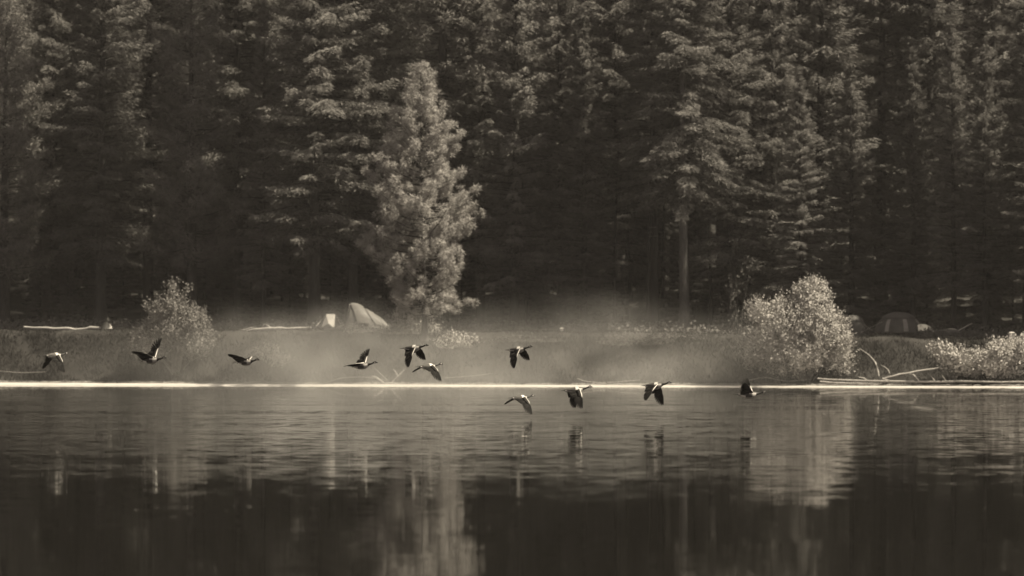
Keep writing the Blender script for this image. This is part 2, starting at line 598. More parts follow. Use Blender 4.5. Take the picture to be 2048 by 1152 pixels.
G_FRONT, G_BACK, G_POLE = 'tall conifers along the bank', 'conifers rising behind the front row', 'bare lower trunks in the forest shade'
TREES = [
    # kind, name, px, v, H, label, wide
    ('pineA', 'pine_tree', 12, 19, 23.0, 'dark round tufted pine cut by the left edge of the photo', 1.15),
    ('firA', 'fir_tree', 205, 18, 33.0, 'tall dark fir whose straight trunk runs up above the stump by the left pale log', 1.0),
    ('firA', 'fir_tree', 108, 25, 32.0, 'shaded fir between the left edge pine and the fir above the stump', 1.0),
    ('pineA', 'pine_tree', 385, 17, 25.0, 'pine with pale sunlit tufts high on its right side, standing behind the left shrub', 1.05),
    ('firA', 'fir_tree', 300, 27, 34.0, 'dark fir between the fir above the stump and the sunlit tufted pine', 1.0),
    ('firB', 'fir_tree', 478, 25, 33.0, 'sparse fir with dappled branches right of the sunlit tufted pine', 1.0),
    ('firA', 'fir_tree', 527, 17, 21.0, 'slim fir with a light-edged leaning trunk behind the middle pale logs', 0.75),
    ('firA', 'fir_tree', 630, 17, 36.0, 'tall fir with a broad black trunk left of the small white tent', 1.0),
    ('firA', 'fir_tree', 702, 20, 35.0, 'dark fir with its trunk directly behind the pale hooped tent', 0.95),
    ('firB', 'fir_tree', 775, 27, 31.0, 'fir rising behind the left shoulder of the sunlit young pine', 1.0),
    ('pineB', 'pine_tree', 880, 23, 31.0, 'very tall grey-lit tree spreading above the tip of the sunlit young pine', 1.25),
    ('firA', 'fir_tree', 962, 24, 28.7, 'tall hazy fir right above the sunlit young pine', 1.0),
    ('firC', 'fir_tree', 1030, 18, 27.5, 'narrow black fir column just right of the sunlit young pine', 0.95),
    ('firA', 'fir_tree', 1120, 21, 27.5, 'fir with speckled light high up, behind the short pale post', 1.05),
    ('firC', 'fir_tree', 1165, 18, 20.0, 'lower dense dark fir with boughs reaching down near the short pale post', 1.1),
    ('firA', 'fir_tree', 1235, 25, 27.5, 'shadowy fir between the dense low fir and the pale-trunked tree', 1.0),
    ('firB', 'fir_tree', 1305, 21, 27.5, 'fir with high dappled boughs directly left of the pale-trunked tree', 1.0),
    ('firD', 'fir_tree', 1368, 16, 29.3, 'tall tree with the one pale bare lower trunk in mid forest', 1.0),
    ('firA', 'fir_tree', 1462, 20, 28.7, 'big fir with a bright right edge, right of the pale-trunked tree', 1.05),
    ('firC', 'fir_tree', 1545, 22, 25.0, 'dark fir whose boughs end just left and above the big round shrub', 1.1),
    ('firC', 'fir_tree', 1640, 27, 27.5, 'broad fir with a sunlit upper right slope above the big round shrub', 1.35),
    ('firA', 'fir_tree', 1600, 17, 16.0, 'low dark fir directly behind the big round shrub', 1.1),
    ('firC', 'fir_tree', 1700, 19, 17.0, 'shaded fir right behind the right flank of the big round shrub', 1.2),
    ('firC', 'fir_tree', 1768, 33, 32.0, 'pale sunlit spire right of the dark gap at the top of the photo', 1.15),
    ('firA', 'fir_tree', 1825, 18, 17.5, 'dark fir whose trunk rises right of the far dome tent', 1.1),
    ('firC', 'fir_tree', 1858, 33, 30.0, 'spire between the one beside the dark gap and the lone bright tip on the right', 1.1),
    ('firA', 'fir_tree', 1905, 17, 19.0, 'fir with a thin bare trunk, left one of the two over the right shrub mass', 0.9),
    ('firC', 'fir_tree', 1984, 30, 26.3, 'fir with the lone bright tip showing near the top right', 1.25),
    ('firA', 'fir_tree', 1970, 16, 18.0, 'fir with a thin bare trunk, right one of the two over the right shrub mass', 0.9),
    ('firA', 'fir_tree', 2052, 23, 25.0, 'dark fir cut by the right edge of the photo', 1.1),
    ('firC', 'fir_tree', 1925, 45, 27.0, 'distant hazy fir between the two rightmost spires', 1.2),
]
for i, (k, nm, px, v, H, lab, wd) in enumerate(TREES):
    plant(k, nm, px, v, H, lab, group=G_FRONT if v < 23 else G_BACK, wide=wd, rz=i * 2.4)

# ---- the young sunlit pine in the middle
PH = 16.2
pd = 285.5
PS = F / pd
prof_y = [120, 150, 200, 235, 270, 300, 340, 375, 400, 440, 480, 520, 545, 575, 605]
prof_l = [2, 22, 44, 60, 62, 70, 112, 98, 92, 84, 108, 84, 98, 80, 40]
prof_r = [2, 22, 40, 44, 78, 72, 80, 100, 122, 112, 80, 84, 112, 100, 112]


def young_prof(z, a):
    y = 605 - (z - 1.3) / (PH - 1.3) * (605 - 120)
    l = np.interp(y, prof_y, prof_l) / PS * 1.18
    r_ = np.interp(y, prof_y, prof_r) / PS * 1.05
    w = 0.5 + 0.5 * cos(a)
    return 0.97 * (l * (1 - w) + r_ * w)


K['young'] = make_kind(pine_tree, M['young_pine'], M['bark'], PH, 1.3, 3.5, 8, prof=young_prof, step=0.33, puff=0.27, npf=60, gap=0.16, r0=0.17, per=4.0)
x = (846 - 1024) * pd / F
o = empty('pine_tree', (x, pd, 3.15))
tag(o, 'young bushy pine standing fully sunlit in front of the dark forest', 'tree')
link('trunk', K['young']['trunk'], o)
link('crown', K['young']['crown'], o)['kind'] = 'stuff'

# ---- bare slim trunks in the shade under the crowns
POLES = [
    (1052, 20, 11, 'slim bare trunk below the black fir column, left of the short pale post'),
    (1232, 21, 12, 'leftmost bare trunk of the cluster left of the pale-trunked tree'),
    (1257, 25, 13, 'second bare trunk of the cluster left of the pale-trunked tree'),
    (1298, 20, 12, 'third bare trunk of the cluster left of the pale-trunked tree'),
    (1322, 26, 13, 'bare trunk of the cluster closest to the pale-trunked tree'),
    (1418, 22, 9, 'slim grey bare trunk just right of the pale-trunked tree'),
]


def pole_tree(px, v, H, label, i):
    d = 285.0
    for _ in range(4):
        x = (px - 1024.0) * d / F
        d = float(shore(x)) + v
    x = (px - 1024.0) * d / F
    o = empty('bare_tree', (x, d, gz(x, d)))
    tag(o, label, 'tree', G_POLE)
    g = trunk_geo(H, 0.13 + 0.02 * (i % 3), lean=(-.01, .012, 0, -.006, .01, .004)[i % 6], seed=40 + i)
    link('trunk', g.mesh('trunk', M['bark']), o)
    r = random.Random(90 + i)
    for k in range(16):
        g = Geo()
        a, z = r.uniform(0, 6.28), r.uniform(0.45, 0.98) * H
        ln = r.uniform(.5, 1.4)
        g.tube([(0, 0, z), (cos(a) * ln * .5, sin(a) * ln * .5, z + .05), (cos(a) * ln, sin(a) * ln, z - .2)], [.03, .02, .008], 3, cap=False)
        link('dead_branch', g.mesh('dead_branch', M['twig']), o)


for i, (px, v, H, lab) in enumerate(POLES):
    pole_tree(px, v, H, lab, i)

# ---- the rest of the forest: behind, and left and right of the frame
fpts, fk, fr, fs = [], [], [], []
r = random.Random(5)
for (v, sp, x0, x1) in ((28, 5.2, -62, 48), (35, 5.0, -62, 48), (44, 5.5, -62, 56), (55, 6, -62, 66), (72, 6.5, -70, 75),
                        (95, 8, -75, 80), (125, 9, -80, 85), (165, 11, -85, 90)):
    x = x0
    while x < x1:
        xv = x + r.uniform(-1.5, 1.5)
        y = float(shore(xv)) + v + r.uniform(-2.6, 2.6)
        px = 1024 + xv * F / y
        if not (1676 < px < 1748 and v < 60):       # the dark gap between the tips at the upper right
            if not (px > 1600 and v < 50):
                fpts.append((xv, y, gz(xv, y) - 0.2)); fk.append(r.randrange(4)); fr.append(r.uniform(0, 6.28))
                fs.append(r.uniform(0.75, 1.1))
        x += sp * r.uniform(0.8, 1.25)
for (px, v) in ((1715, 62), (1730, 75), (1700, 80), (1745, 95)):
    xv = (px - 1024) * (270 + v) / F
    y = float(shore(xv)) + v
    fpts.append((xv, y, gz(xv, y) - .2)); fk.append(0); fr.append(px); fs.append(0.8)
# young firs filling the understorey
for v, sp in ((25, 2.8), (29, 3.0), (34, 3.2), (40, 3.6)):
    x = -58.0
    while x < 52:
        xv = x + r.uniform(-.9, .9)
        y = float(shore(xv)) + v + r.uniform(-1.5, 1.5)
        fpts.append((xv, y, gz(xv, y) - .2)); fk.append(2); fr.append(r.uniform(0, 6.28)); fs.append(r.uniform(0.28, 0.5))
        x += sp * r.uniform(.7, 1.3)
for (xv, v) in ((31.2, 13.0), (34.5, 15.0), (33, 8.5), (37, 10), (42, 8), (35.5, 12), (46, 11), (50, 8.5), (40, 13)):  # unseen trees right of the frame, added to shade the dome tent
    y = float(shore(xv)) + v
    fpts.append((xv, y, gz(xv, y) - .2)); fk.append(r.choice((0, 2))); fr.append(xv * 3.0); fs.append(0.66 + .02 * (v % 3))
# beside the frame
for side, x0, x1 in ((1, 34, 72), (-1, -72, -37)):
    for v in ((14.5, 18.5, 28) if side > 0 else (14, 20, 27)):
        x = x0 + r.uniform(0, 3)
        while x < x1:
            y = float(shore(x)) + v + r.uniform(-2, 2)
            fpts.append((x, y, gz(x, y) - .2)); fk.append(r.randrange(4)); fr.append(r.uniform(0, 6.28)); fs.append(r.uniform(0.8, 1.0) if side < 0 else (r.uniform(.8, .95) if v < 22 else r.uniform(.45, .55)))
            x += r.uniform(4.5, 6.5)
fme = bpy.data.meshes.new('forest')
fme.from_pydata(fpts, [], [])
for nm, data in (('kind_id', fk), ('turn', fr), ('size', fs)):
    at = fme.attributes.new(nm, 'INT' if nm == 'kind_id' else 'FLOAT', 'POINT')
    at.data.foreach_set('value', data)
forest = link('forest', fme)
tag(forest, 'dense shaded conifer forest filling the slope behind the nearer trees', 'forest', kind='stuff')
ng = bpy.data.node_groups.new('forest', 'GeometryNodeTree')
ng.interface.new_socket('Geometry', in_out='INPUT', socket_type='NodeSocketGeometry')
ng.interface.new_socket('Geometry', in_out='OUTPUT', socket_type='NodeSocketGeometry')
gi, go = ng.nodes.new('NodeGroupInput'), ng.nodes.new('NodeGroupOutput')
jn = ng.nodes.new('GeometryNodeJoinGeometry')


def named(nm, ty):
    n = ng.nodes.new('GeometryNodeInputNamedAttribute')
    n.data_type = ty
    n.inputs[0].default_value = nm
    return n.outputs[0]


first = {}
for o in COL.objects:
    if o.type == 'MESH' and o.parent is not None and o.data.name.split('.')[0] in ('crown', 'trunk'):
        first.setdefault(o.data.name, o)
for idx, kn in enumerate(('firA', 'firB', 'firC', 'firA')):
    if idx == 3: kn = 'pineA'
    for part in ('crown', 'trunk'):
        oi = ng.nodes.new('GeometryNodeObjectInfo')
        oi.transform_space = 'ORIGINAL'
        oi.inputs['Object'].default_value = first[K[kn][part].name]
        oi.inputs['As Instance'].default_value = True
        ip = ng.nodes.new('GeometryNodeInstanceOnPoints')
        cp = ng.nodes.new('FunctionNodeCompare')
        cp.data_type = 'INT'
        cp.operation = 'EQUAL'
        ki = named('kind_id', 'INT')
        ng.links.new(ki, cp.inputs[2])
        cp.inputs[3].default_value = idx
        cx = ng.nodes.new('ShaderNodeCombineXYZ')
        ng.links.new(named('turn', 'FLOAT'), cx.inputs[2])
        e2 = ng.nodes.new('FunctionNodeEulerToRotation')
        ng.links.new(cx.outputs[0], e2.inputs[0])
        ng.links.new(gi.outputs[0], ip.inputs['Points'])
        ng.links.new(cp.outputs[0], ip.inputs['Selection'])
        ng.links.new(oi.outputs['Geometry'], ip.inputs['Instance'])
        ng.links.new(e2.outputs[0], ip.inputs['Rotation'])
        ng.links.new(named('size', 'FLOAT'), ip.inputs['Scale'])
        ng.links.new(ip.outputs[0], jn.inputs[0])
ng.links.new(jn.outputs[0], go.inputs[0])
md = forest.modifiers.new('forest', 'NODES')
md.node_group = ng


# ------------------------------------------------------------------ shrubs
def shrub(name, base_px, base_d, base_z, lobes, n, leaf, label, matl, group=None, cat='shrub', stems=26, twig=M['twig'], shell=0.55, clump=14):
    """lobes: (px, py, half width px, half height px, depth m) as seen at base_d; built in 3D round the base"""
    s = base_d / F
    bx = (base_px - 1024) * s
    o = empty(name, (bx, base_d, base_z))
    tag(o, label, cat, group)
    vol = np.array([l[2] * l[3] for l in lobes], float)
    pick = rng.choice(len(lobes), n // clump, p=vol / vol.sum())
    Lb = np.array(lobes, float)[pick]
    c = np.stack([(Lb[:, 0] - base_px) * s, np.zeros(len(Lb)), CZ + (HOR - Lb[:, 1]) * s - base_z], 1)
    rr = np.stack([Lb[:, 2] * s, Lb[:, 4], Lb[:, 3] * s], 1)
    dirs = unit(rng.normal(size=(len(Lb), 3)))
    rad = (shell + (1 - shell) * rng.uniform(0, 1, len(Lb))) ** 0.8
    rad *= 1 + 0.13 * rng.normal(size=len(Lb))
    cc = c + dirs * rr * rad[:, None]
    C = np.repeat(cc, clump, 0)
    cen = cc.mean(0) * np.array([1, 1, .8])
    out = unit(C - np.array([0, 0, 0.2]))
    C = C + out * rng.uniform(-.5, .35, len(C))[:, None] * leaf * 3.5 + rng.normal(0, leaf * 0.8, C.shape)
    C[:, 2] = np.maximum(C[:, 2], 0.03)
    V, T = quad_leaves(C, out * .7 + rng.normal(0, .7, C.shape) + np.array([0, 0, .2]), leaf * rng.uniform(.7, 1.3, len(C)), leaf * .6,
                       np.repeat(dirs, clump, 0) * .5 + unit(C - cen) * 1.0 + rng.normal(0, .33, C.shape) + np.array([0, 0, .1]))
    link('foliage', np_mesh('foliage', V, T, matl), o)['kind'] = 'stuff'
    g = Geo()
    r = random.Random(int(base_px))
    for k in range(stems):
        p = cc[r.randrange(len(cc))] * 0.96
        q = np.array([r.uniform(-.25, .25), r.uniform(-.25, .25), -0.1])
        m1 = q * .6 + p * .35 + np.array([0, 0, .12 * np.linalg.norm(p)])
        g.tube([q, m1, p], [.035, .022, .006], 4, cap=False)
    link('stem', g.mesh('stem', twig), o)['kind'] = 'stuff'
    return o


def sd(px, v):
    d = 285.0
    for _ in range(4):
        d = float(shore((px - 1024) * d / F)) + v
    return d


# big round shrub on the right
d = sd(1610, 2.6)
shrub('round_shrub', 1612, d, 0.2, [(1560, 650, 62, 62, 2.0), (1625, 620, 44, 58, 1.6), (1655, 668, 50, 55, 1.8), (1612, 590, 26, 32, 1.0),
      (1680, 690, 34, 30, 1.2), (1685, 728, 24, 22, .9), (1590, 710, 90, 40, 2.0), (1512, 618, 24, 24, .9), (1632, 572, 12, 20, .6), (1520, 700, 40, 40, 1.4)],
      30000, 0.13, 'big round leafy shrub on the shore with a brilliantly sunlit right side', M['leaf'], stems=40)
# shrub on the left
d = sd(350, 3.2)
shrub('leafy_shrub', 352, d, 0.7, [(350, 600, 34, 40, 1.0), (340, 650, 52, 50, 1.4), (390, 640, 36, 36, 1.0), (410, 680, 26, 32, 1.0), (375, 690, 40, 32, 1.1), (318, 622, 34, 34, .9), (300, 680, 40, 40, 1.1)],
      10000, 0.13, 'tall loose leafy shrub on the bank between the two left pale logs', M['leaf_mid'], stems=34, shell=.35)
SHR = [
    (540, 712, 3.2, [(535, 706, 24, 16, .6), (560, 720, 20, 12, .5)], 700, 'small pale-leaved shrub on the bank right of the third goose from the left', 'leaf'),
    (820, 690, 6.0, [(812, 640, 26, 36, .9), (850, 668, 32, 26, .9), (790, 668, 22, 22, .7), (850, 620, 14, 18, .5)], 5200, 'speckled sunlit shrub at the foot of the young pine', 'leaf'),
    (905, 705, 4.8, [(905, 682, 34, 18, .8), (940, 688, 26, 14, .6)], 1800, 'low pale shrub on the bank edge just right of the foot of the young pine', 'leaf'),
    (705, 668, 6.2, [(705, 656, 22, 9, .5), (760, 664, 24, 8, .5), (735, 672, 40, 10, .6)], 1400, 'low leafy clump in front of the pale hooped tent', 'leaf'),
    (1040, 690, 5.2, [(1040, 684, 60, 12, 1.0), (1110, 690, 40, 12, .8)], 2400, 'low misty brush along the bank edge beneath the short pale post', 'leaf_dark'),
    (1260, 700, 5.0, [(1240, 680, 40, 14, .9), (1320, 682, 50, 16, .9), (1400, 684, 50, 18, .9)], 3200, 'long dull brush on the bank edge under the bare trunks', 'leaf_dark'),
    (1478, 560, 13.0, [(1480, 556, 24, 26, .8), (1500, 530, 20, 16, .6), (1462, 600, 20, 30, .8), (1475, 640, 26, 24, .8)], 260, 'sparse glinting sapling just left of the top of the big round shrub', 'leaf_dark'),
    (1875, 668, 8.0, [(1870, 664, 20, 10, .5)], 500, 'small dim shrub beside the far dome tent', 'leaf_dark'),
]
for (px, py, v, lobes, n, lab, mk) in SHR:
    d = sd(px, v)
    x = (px - 1024) * d / F
    shrub('low_shrub', px, d, gz(x, d), lobes, n, 0.13, lab, M[mk], group='small shrubs on the bank', stems=(3 if n < 300 else 10), clump=8, twig=M['bark'])
# mass of shrubs at the right edge
d = sd(1960, 2.8)
shrub('shore_shrub', 1990, d, 0.3, [(2010, 706, 46, 30, 1.3), (1945, 722, 40, 24, 1.1), (2050, 700, 30, 30, 1.2), (1985, 735, 70, 20, 1.2)],
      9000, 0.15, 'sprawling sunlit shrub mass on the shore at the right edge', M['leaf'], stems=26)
d = sd(1905, 2.2)
shrub('shore_shrub', 1905, d, 0.3, [(1903, 716, 26, 18, .7), (1930, 734, 28, 14, .6), (1880, 700, 20, 12, .5)],
      2200, 0.17, 'spiky pale bush beside the leaning driftwood pole', M['leaf'], stems=22, clump=6)

# ------------------------------------------------------------------ bank vegetation
def grass_patch(n, v0, v1, hmin, hmax, wd):
    x = rng.uniform(-36, 34, n)
    v = v0 + (v1 - v0) * rng.uniform(0, 1, n)
    y = shore(x) + v
    z = ground_z(x, y) - 0.03
    keep = (np.sin(x * 1.7 + np.sin(x * .6 + v) * 2) + np.sin(v * 2.1 + x * .8) + rng.normal(0, .9, n)) > -0.9
    x, y, z = x[keep], y[keep], z[keep]
    m = len(x)
    D = np.stack([rng.normal(0, .45, m), rng.normal(0, .45, m), np.ones(m)], 1)
    h = rng.uniform(hmin, hmax, m) * (0.75 + 0.35 * np.sin(x * .9) * np.sin(x * .37 + 2)) * np.where(v[keep] > 5.6, .45, 1)
    return tri_leaves(np.stack([x, y, z], 1), D, h, wd)


V1, T1 = grass_patch(90000, 1.9, 7.5, .25, .6, .05)
V2, T2 = grass_patch(16000, 7.0, 11, .15, .4, .05)
V = np.concatenate([V1, V2]); T = np.concatenate([T1, T2 + len(V1)])
o = link('bank_grass', np_mesh('bank_grass', V, T, M['grass']))
tag(o, 'rough grass and weeds covering the misty bank', 'grass', kind='stuff')
# undergrowth below the trees
n = 40000
x = rng.uniform(-40, 38, n); v = rng.uniform(13, 24, n)
hgt = np.abs(rng.normal(0, .28, n)) * (0.6 + 0.6 * np.sin(x * .7 + v * .5) ** 2)
y = shore(x) + v
C = np.stack([x, y, ground_z(x, y) + hgt], 1)
V, T = quad_leaves(C, rng.normal(size=C.shape), .22, .14)
o = link('undergrowth', np_mesh('undergrowth', V, T, M['fir']))
tag(o, 'low shaded undergrowth on the forest floor behind the bank', 'undergrowth', kind='stuff')
# debris at the water's edge
g = Geo()
r = random.Random(3)
for i in range(700):
    x = r.uniform(-34, 32)
    v = r.uniform(1.2, 2.4)
    y = float(shore(x)) + v
    a = r.gauss(0, .35)
    ln = r.uniform(.2, 1.3)
    z = gz(x, y) + .03
    g.tube([(x, y, z), (x + cos(a) * ln * .5, y + sin(a) * ln * .5, z + r.uniform(0, .07)), (x + cos(a) * ln, y + sin(a) * ln, z + r.uniform(0, .06))],
           [.012, .018, .006], 4, cap=False)
o = link('shore_debris', g.mesh('shore_debris', M['drift_dim']))
tag(o, 'scattered twigs and sticks strewn along the waterline', 'twigs', kind='stuff')


# ------------------------------------------------------------------ driftwood
def log(name, pts, rad, label, matl, cat='log', group=None, twigs=(), n=8):
    """pts: (px, py, v) photo points; origin at first point"""
    W = []
    for (px, py, v) in pts:
        W.append(pw(px, py, sd(px, v)))
    # smooth
    P = []
    for i in range(len(W) - 1):
        for k in range(4):
            t = k / 4
            p0, p1, p2, p3 = W[max(i - 1, 0)], W[i], W[i + 1], W[min(i + 2, len(W) - 1)]
            P.append(0.5 * ((2 * p1) + (-p0 + p2) * t + (2 * p0 - 5 * p1 + 4 * p2 - p3) * t * t + (-p0 + 3 * p1 - 3 * p2 + p3) * t ** 3))
    P.append(W[-1])
    o0 = W[0].copy()
    r = random.Random(len(label))
    g = Geo()
    m = len(P)
    R = [rad[0] + (rad[1] - rad[0]) * i / (m - 1) for i in range(m)]
    R = [q * (1 + .15 * r.uniform(-1, 1)) * (.4 + .6 * sin(pi * (i + .5) / m) ** .5) for i, q in enumerate(R)]
    P = [p + Vector((0, 0, r.uniform(-1, 1) * R[i] * .45)) for i, p in enumerate(P)]
    g.tube([p - o0 for p in P], R, n)
    me = g.mesh(name, matl)
    if twigs:
        o = empty(name, o0)
        link('main_stem', me, o)
        for tw in twigs:
            q = [pw(a, b_, sd(a, c)) - o0 for (a, b_, c) in tw]
            gg = Geo()
            gg.tube(q, [.03] * (len(q) - 1) + [.01], 5)
            link('side_branch', gg.mesh('side_branch', matl), o)
    else:
        o = link(name, me)
        o.location = o0
    tag(o, label, cat, group)
    return o


GD = 'driftwood and fallen logs along the shore'
log('fallen_log', [(48, 654, 7.2), (95, 657, 7.2), (150, 659, 7.2), (190, 656, 7.2), (228, 660, 7.0)], (.09, .11), 'long thin pale curved log on the bank top at far left', M['drift'], group=GD)
log('fallen_log', [(0, 661, 6.6), (48, 662, 6.6), (120, 664, 6.6)], (.03, .03), 'faint thin stick at the left edge just below the far left pale log', M['drift_dim'], group=GD)
log('fallen_log', [(426, 667, 7.0), (470, 665, 7.0), (520, 659, 7.0), (560, 658, 7.0), (622, 655, 7.2)], (.10, .10), 'long pale log on the bank top left of the small white tent', M['drift'], group=GD,
    twigs=[((520, 660, 7.0), (528, 650, 7.0), (534, 645, 7.0)), ((470, 664, 7), (505, 655, 7), (515, 652, 7)), ((545, 658, 7), (535, 650, 7), (526, 648, 7))])
log('fallen_log', [(445, 668, 6.6), (500, 666, 6.6), (560, 663, 6.6)], (.04, .02), 'thinner pale log lying in front of the one left of the small white tent', M['drift'], group=GD)
log('shore_log', [(1635, 757, 1.6), (1690, 761, 1.5), (1800, 763, 1.5), (1920, 763, 1.5), (2070, 764, 1.5)], (.055, .05), 'long bright log lying along the waterline at right', M['drift'], group=GD,
    twigs=[((1735, 761, 1.4), (1728, 756, 1.3), (1716, 754, 1.3)), ((1838, 762, 1.4), (1828, 750, 1.4), (1818, 747, 1.4)), ((1870, 762, 1.4), (1862, 752, 1.4)),
           ((1892, 762, 1.4), (1884, 750, 1.3)), ((1780, 762, 1.4), (1770, 758, 1.3), (1765, 757, 1.3))])
log('shore_log', [(1640, 763, 1.3), (1680, 766, 1.2), (1760, 767, 1.2)], (.05, .03), 'short pale branch at the left tip of the long waterline log', M['drift'], group=GD)
log('leaning_pole', [(1765, 757, 2.0), (1815, 746, 2.6), (1882, 735, 3.2)], (.04, .065), 'pale pole leaning up the bank above the long waterline log', M['drift'], group=GD)
log('bent_branch', [(1758, 752, 1.8), (1752, 728, 2.0), (1738, 710, 2.2), (1719, 697, 2.4)], (.045, .02), 'arched pale branch curving out right of the big round shrub', M['drift'], cat='branch', group=GD)
log('bent_branch', [(1780, 748, 2.0), (1775, 738, 2.1), (1762, 730, 2.2)], (.03, .015), 'short curved twig between the arched branch and the leaning pole', M['drift'], cat='branch', group=GD)
log('dead_branch', [(768, 766, 1.7), (755, 756, 1.9), (744, 752, 2.0)], (.05, .03), 'short pale stub at the waterline beneath the middle of the flock', M['drift'], cat='branch', group=GD)
log('dead_branch', [(776, 762, 2.2), (762, 748, 2.6), (748, 735, 3.0)], (.02, .012), 'faint leaning twig above the pale stub at the waterline', M['drift_dim'], cat='branch', group=GD)
log('dead_branch', [(784, 764, 1.9), (800, 748, 2.3), (812, 736, 2.8)], (.03, .012), 'faint forked branch leaning right, right of the pale stub', M['drift_dim'], cat='branch', group=GD,
    twigs=[((796, 752, 2.2), (790, 742, 2.4), (786, 738, 2.5))])
log('dead_branch', [(650, 766, 1.7), (690, 755, 2.0), (740, 755, 2.0), (775, 762, 1.7)], (.02, .015), 'low arching stem on the shore left of the pale stub', M['drift_dim'], cat='branch', group=GD)
log('dead_branch', [(1155, 757, 2.2), (1175, 763, 2.0), (1215, 765, 1.9), (1280, 760, 2.1)], (.03, .02), 'long shallow curved branch lying on the shore right of centre', M['drift'], cat='branch', group=GD)
log('dead_branch', [(890, 756, 2.4), (940, 752, 2.6), (985, 747, 3.0)], (.02, .012), 'faint long stick rising right on the bank at centre', M['drift_dim'], cat='branch', group=GD)
log('dead_branch', [(1490, 763, 2.0), (1530, 755, 2.3), (1570, 762, 2.0), (1620, 759, 2.0)], (.03, .02), 'low dull arched roots under the big round shrub', M['drift_dim'], cat='branch', group=GD)
log('dead_branch', [(0, 742, 2.6), (40, 745, 2.5), (92, 744, 2.5)], (.02, .02), 'faint stick low on the bank at far left', M['drift_dim'], cat='branch', group=GD)

# stump beside the left log
p = pw(218, 657, sd(218, 7.2))
o = empty('tree_stump', p)
tag(o, 'ragged broken stump with a pale split face right of the far left log', 'stump')
g = Geo()
g.tube([(-.25, 0, -.3), (-.24, 0, .2), (-.28, .05, .42)], [.32, .25, .20], 9)
link('stump_wood', g.mesh('stump_wood', M['bark']), o)
g = Geo()
g.tube([(.05, -.1, -.1), (.10, -.1, .10), (.04, -.05, .30)], [.13, .11, .03], 7)
link('split_face', g.mesh('split_face', M['drift_dim']), o)

# ------------------------------------------------------------------ tents
# small white tent
dT = sd(657, 8.5)
s = dT / F
o = empty('small_tent', pw(657, 651, dT))
tag(o, 'small white peaked tent standing alone left of the larger hooped tent', 'tent')
g = Geo()
w, h = .38, .78
a = [(-.42, -.35, -.1), (.30, -.45, -.1), (.36, .35, -.1), (-.36, .4, -.1), (-.14, -.1, .66), (.42, -.05, .70), (.02, -.52, .12)]
g.add(a, [(0, 1, 6), (0, 6, 4), (6, 5, 4), (6, 1, 5)])
g.add(a, [(1, 2, 5), (2, 3, 4, 5), (3, 0, 4)])
link('tent_cloth', g.mesh('tent_cloth', M['tent_cream'], smooth=False), o)
g = Geo()
g.tube([(-.14, -.1, .66), (.42, -.05, .70)], .02, 6)
link('ridge_pole', g.mesh('ridge_pole', M['post']), o)
g = Geo()
g.tube([(-.14, -.1, .66), (-.75, -.3, -.05)], .008, 4)
link('guy_line', g.mesh('guy_line', M['rope']), o)
g = Geo()
g.tube([(.42, -.05, .70), (.80, -.3, -.05)], .008, 4)
link('guy_line', g.mesh('guy_line', M['rope']), o)

# hooped tent
dT = sd(730, 8.8)
s = dT / F
base = pw(700, 654, dT)
o = empty('hooped_tent', base)
tag(o, 'large pale hooped tent sloping down to the right beside the young pine', 'tent')


def hoop_tent(x0, x1, h0, h1, wy, nseg=14, narc=10):
    """height falls from h0 at x0 to h1 at x1 with a humped ridge"""
    Vv, Ff = [], []
    for i in range(nseg + 1):
        t = i / nseg
        h = h1 + (h0 - h1) * (1 - t ** 1.9) + .06 * sin(t * pi * 3)
        wy_ = wy * (0.75 + .25 * sin(pi * min(1, t + .2)))
        for k in range(narc + 1):
            a = pi * k / narc
            Vv.append((x0 + (x1 - x0) * t + .05 * sin(a * 2) + .25 * (1 - sin(a)) * (t - .5), -wy_ * cos(a), h * sin(a) ** .8 - .05))
    for i in range(nseg):
        for k in range(narc):
            b0 = i * (narc + 1) + k
            Ff.append((b0, b0 + 1, b0 + narc + 2, b0 + narc + 1))
    return Vv, Ff


Vv, Ff = hoop_tent(0.0, 2.3, 1.42, 0.15, 1.0)
g = Geo(); g.add(Vv, Ff)
link('inner_tent', g.mesh('inner_tent', M['tent_mid']), o)
for (xa, xb, ha, hb, name_) in ((.42, 1.2, 1.50, .92, 'fly_panel'), (1.25, 1.55, 1.27, .80, 'fly_panel')):
    pass
# pale fly panels: curved strips laid over the hoops
def fly(t0, t1, off, matl, lean):
    g = Geo()
    Vv, Ff = [], []
    n, m = 9, 5
    for i in range(n + 1):
        a = radians(8 + (148 - 8) * i / n)
        for j in range(m + 1):
            t = t0 + (t1 - t0) * j / m + lean * (1 - sin(a) ** .8)
            t_ = min(max(t, 0), 1)
            h = .15 + (1.42 - .15) * (1 - t_ ** 1.9) + .06 * sin(t_ * pi * 3) + off
            wy_ = (1.0 + off) * (0.75 + .25 * sin(pi * min(1, t_ + .2)))
            Vv.append((2.3 * t + .02 * sin(i), -wy_ * cos(a), h * sin(a) ** .8 - .03))
    for i in range(n):
        for j in range(m):
            b0 = i * (m + 1) + j
            Ff.append((b0, b0 + m + 1, b0 + m + 2, b0 + 1))
    g.add(Vv, Ff)
    return g.mesh('fly_panel', matl)


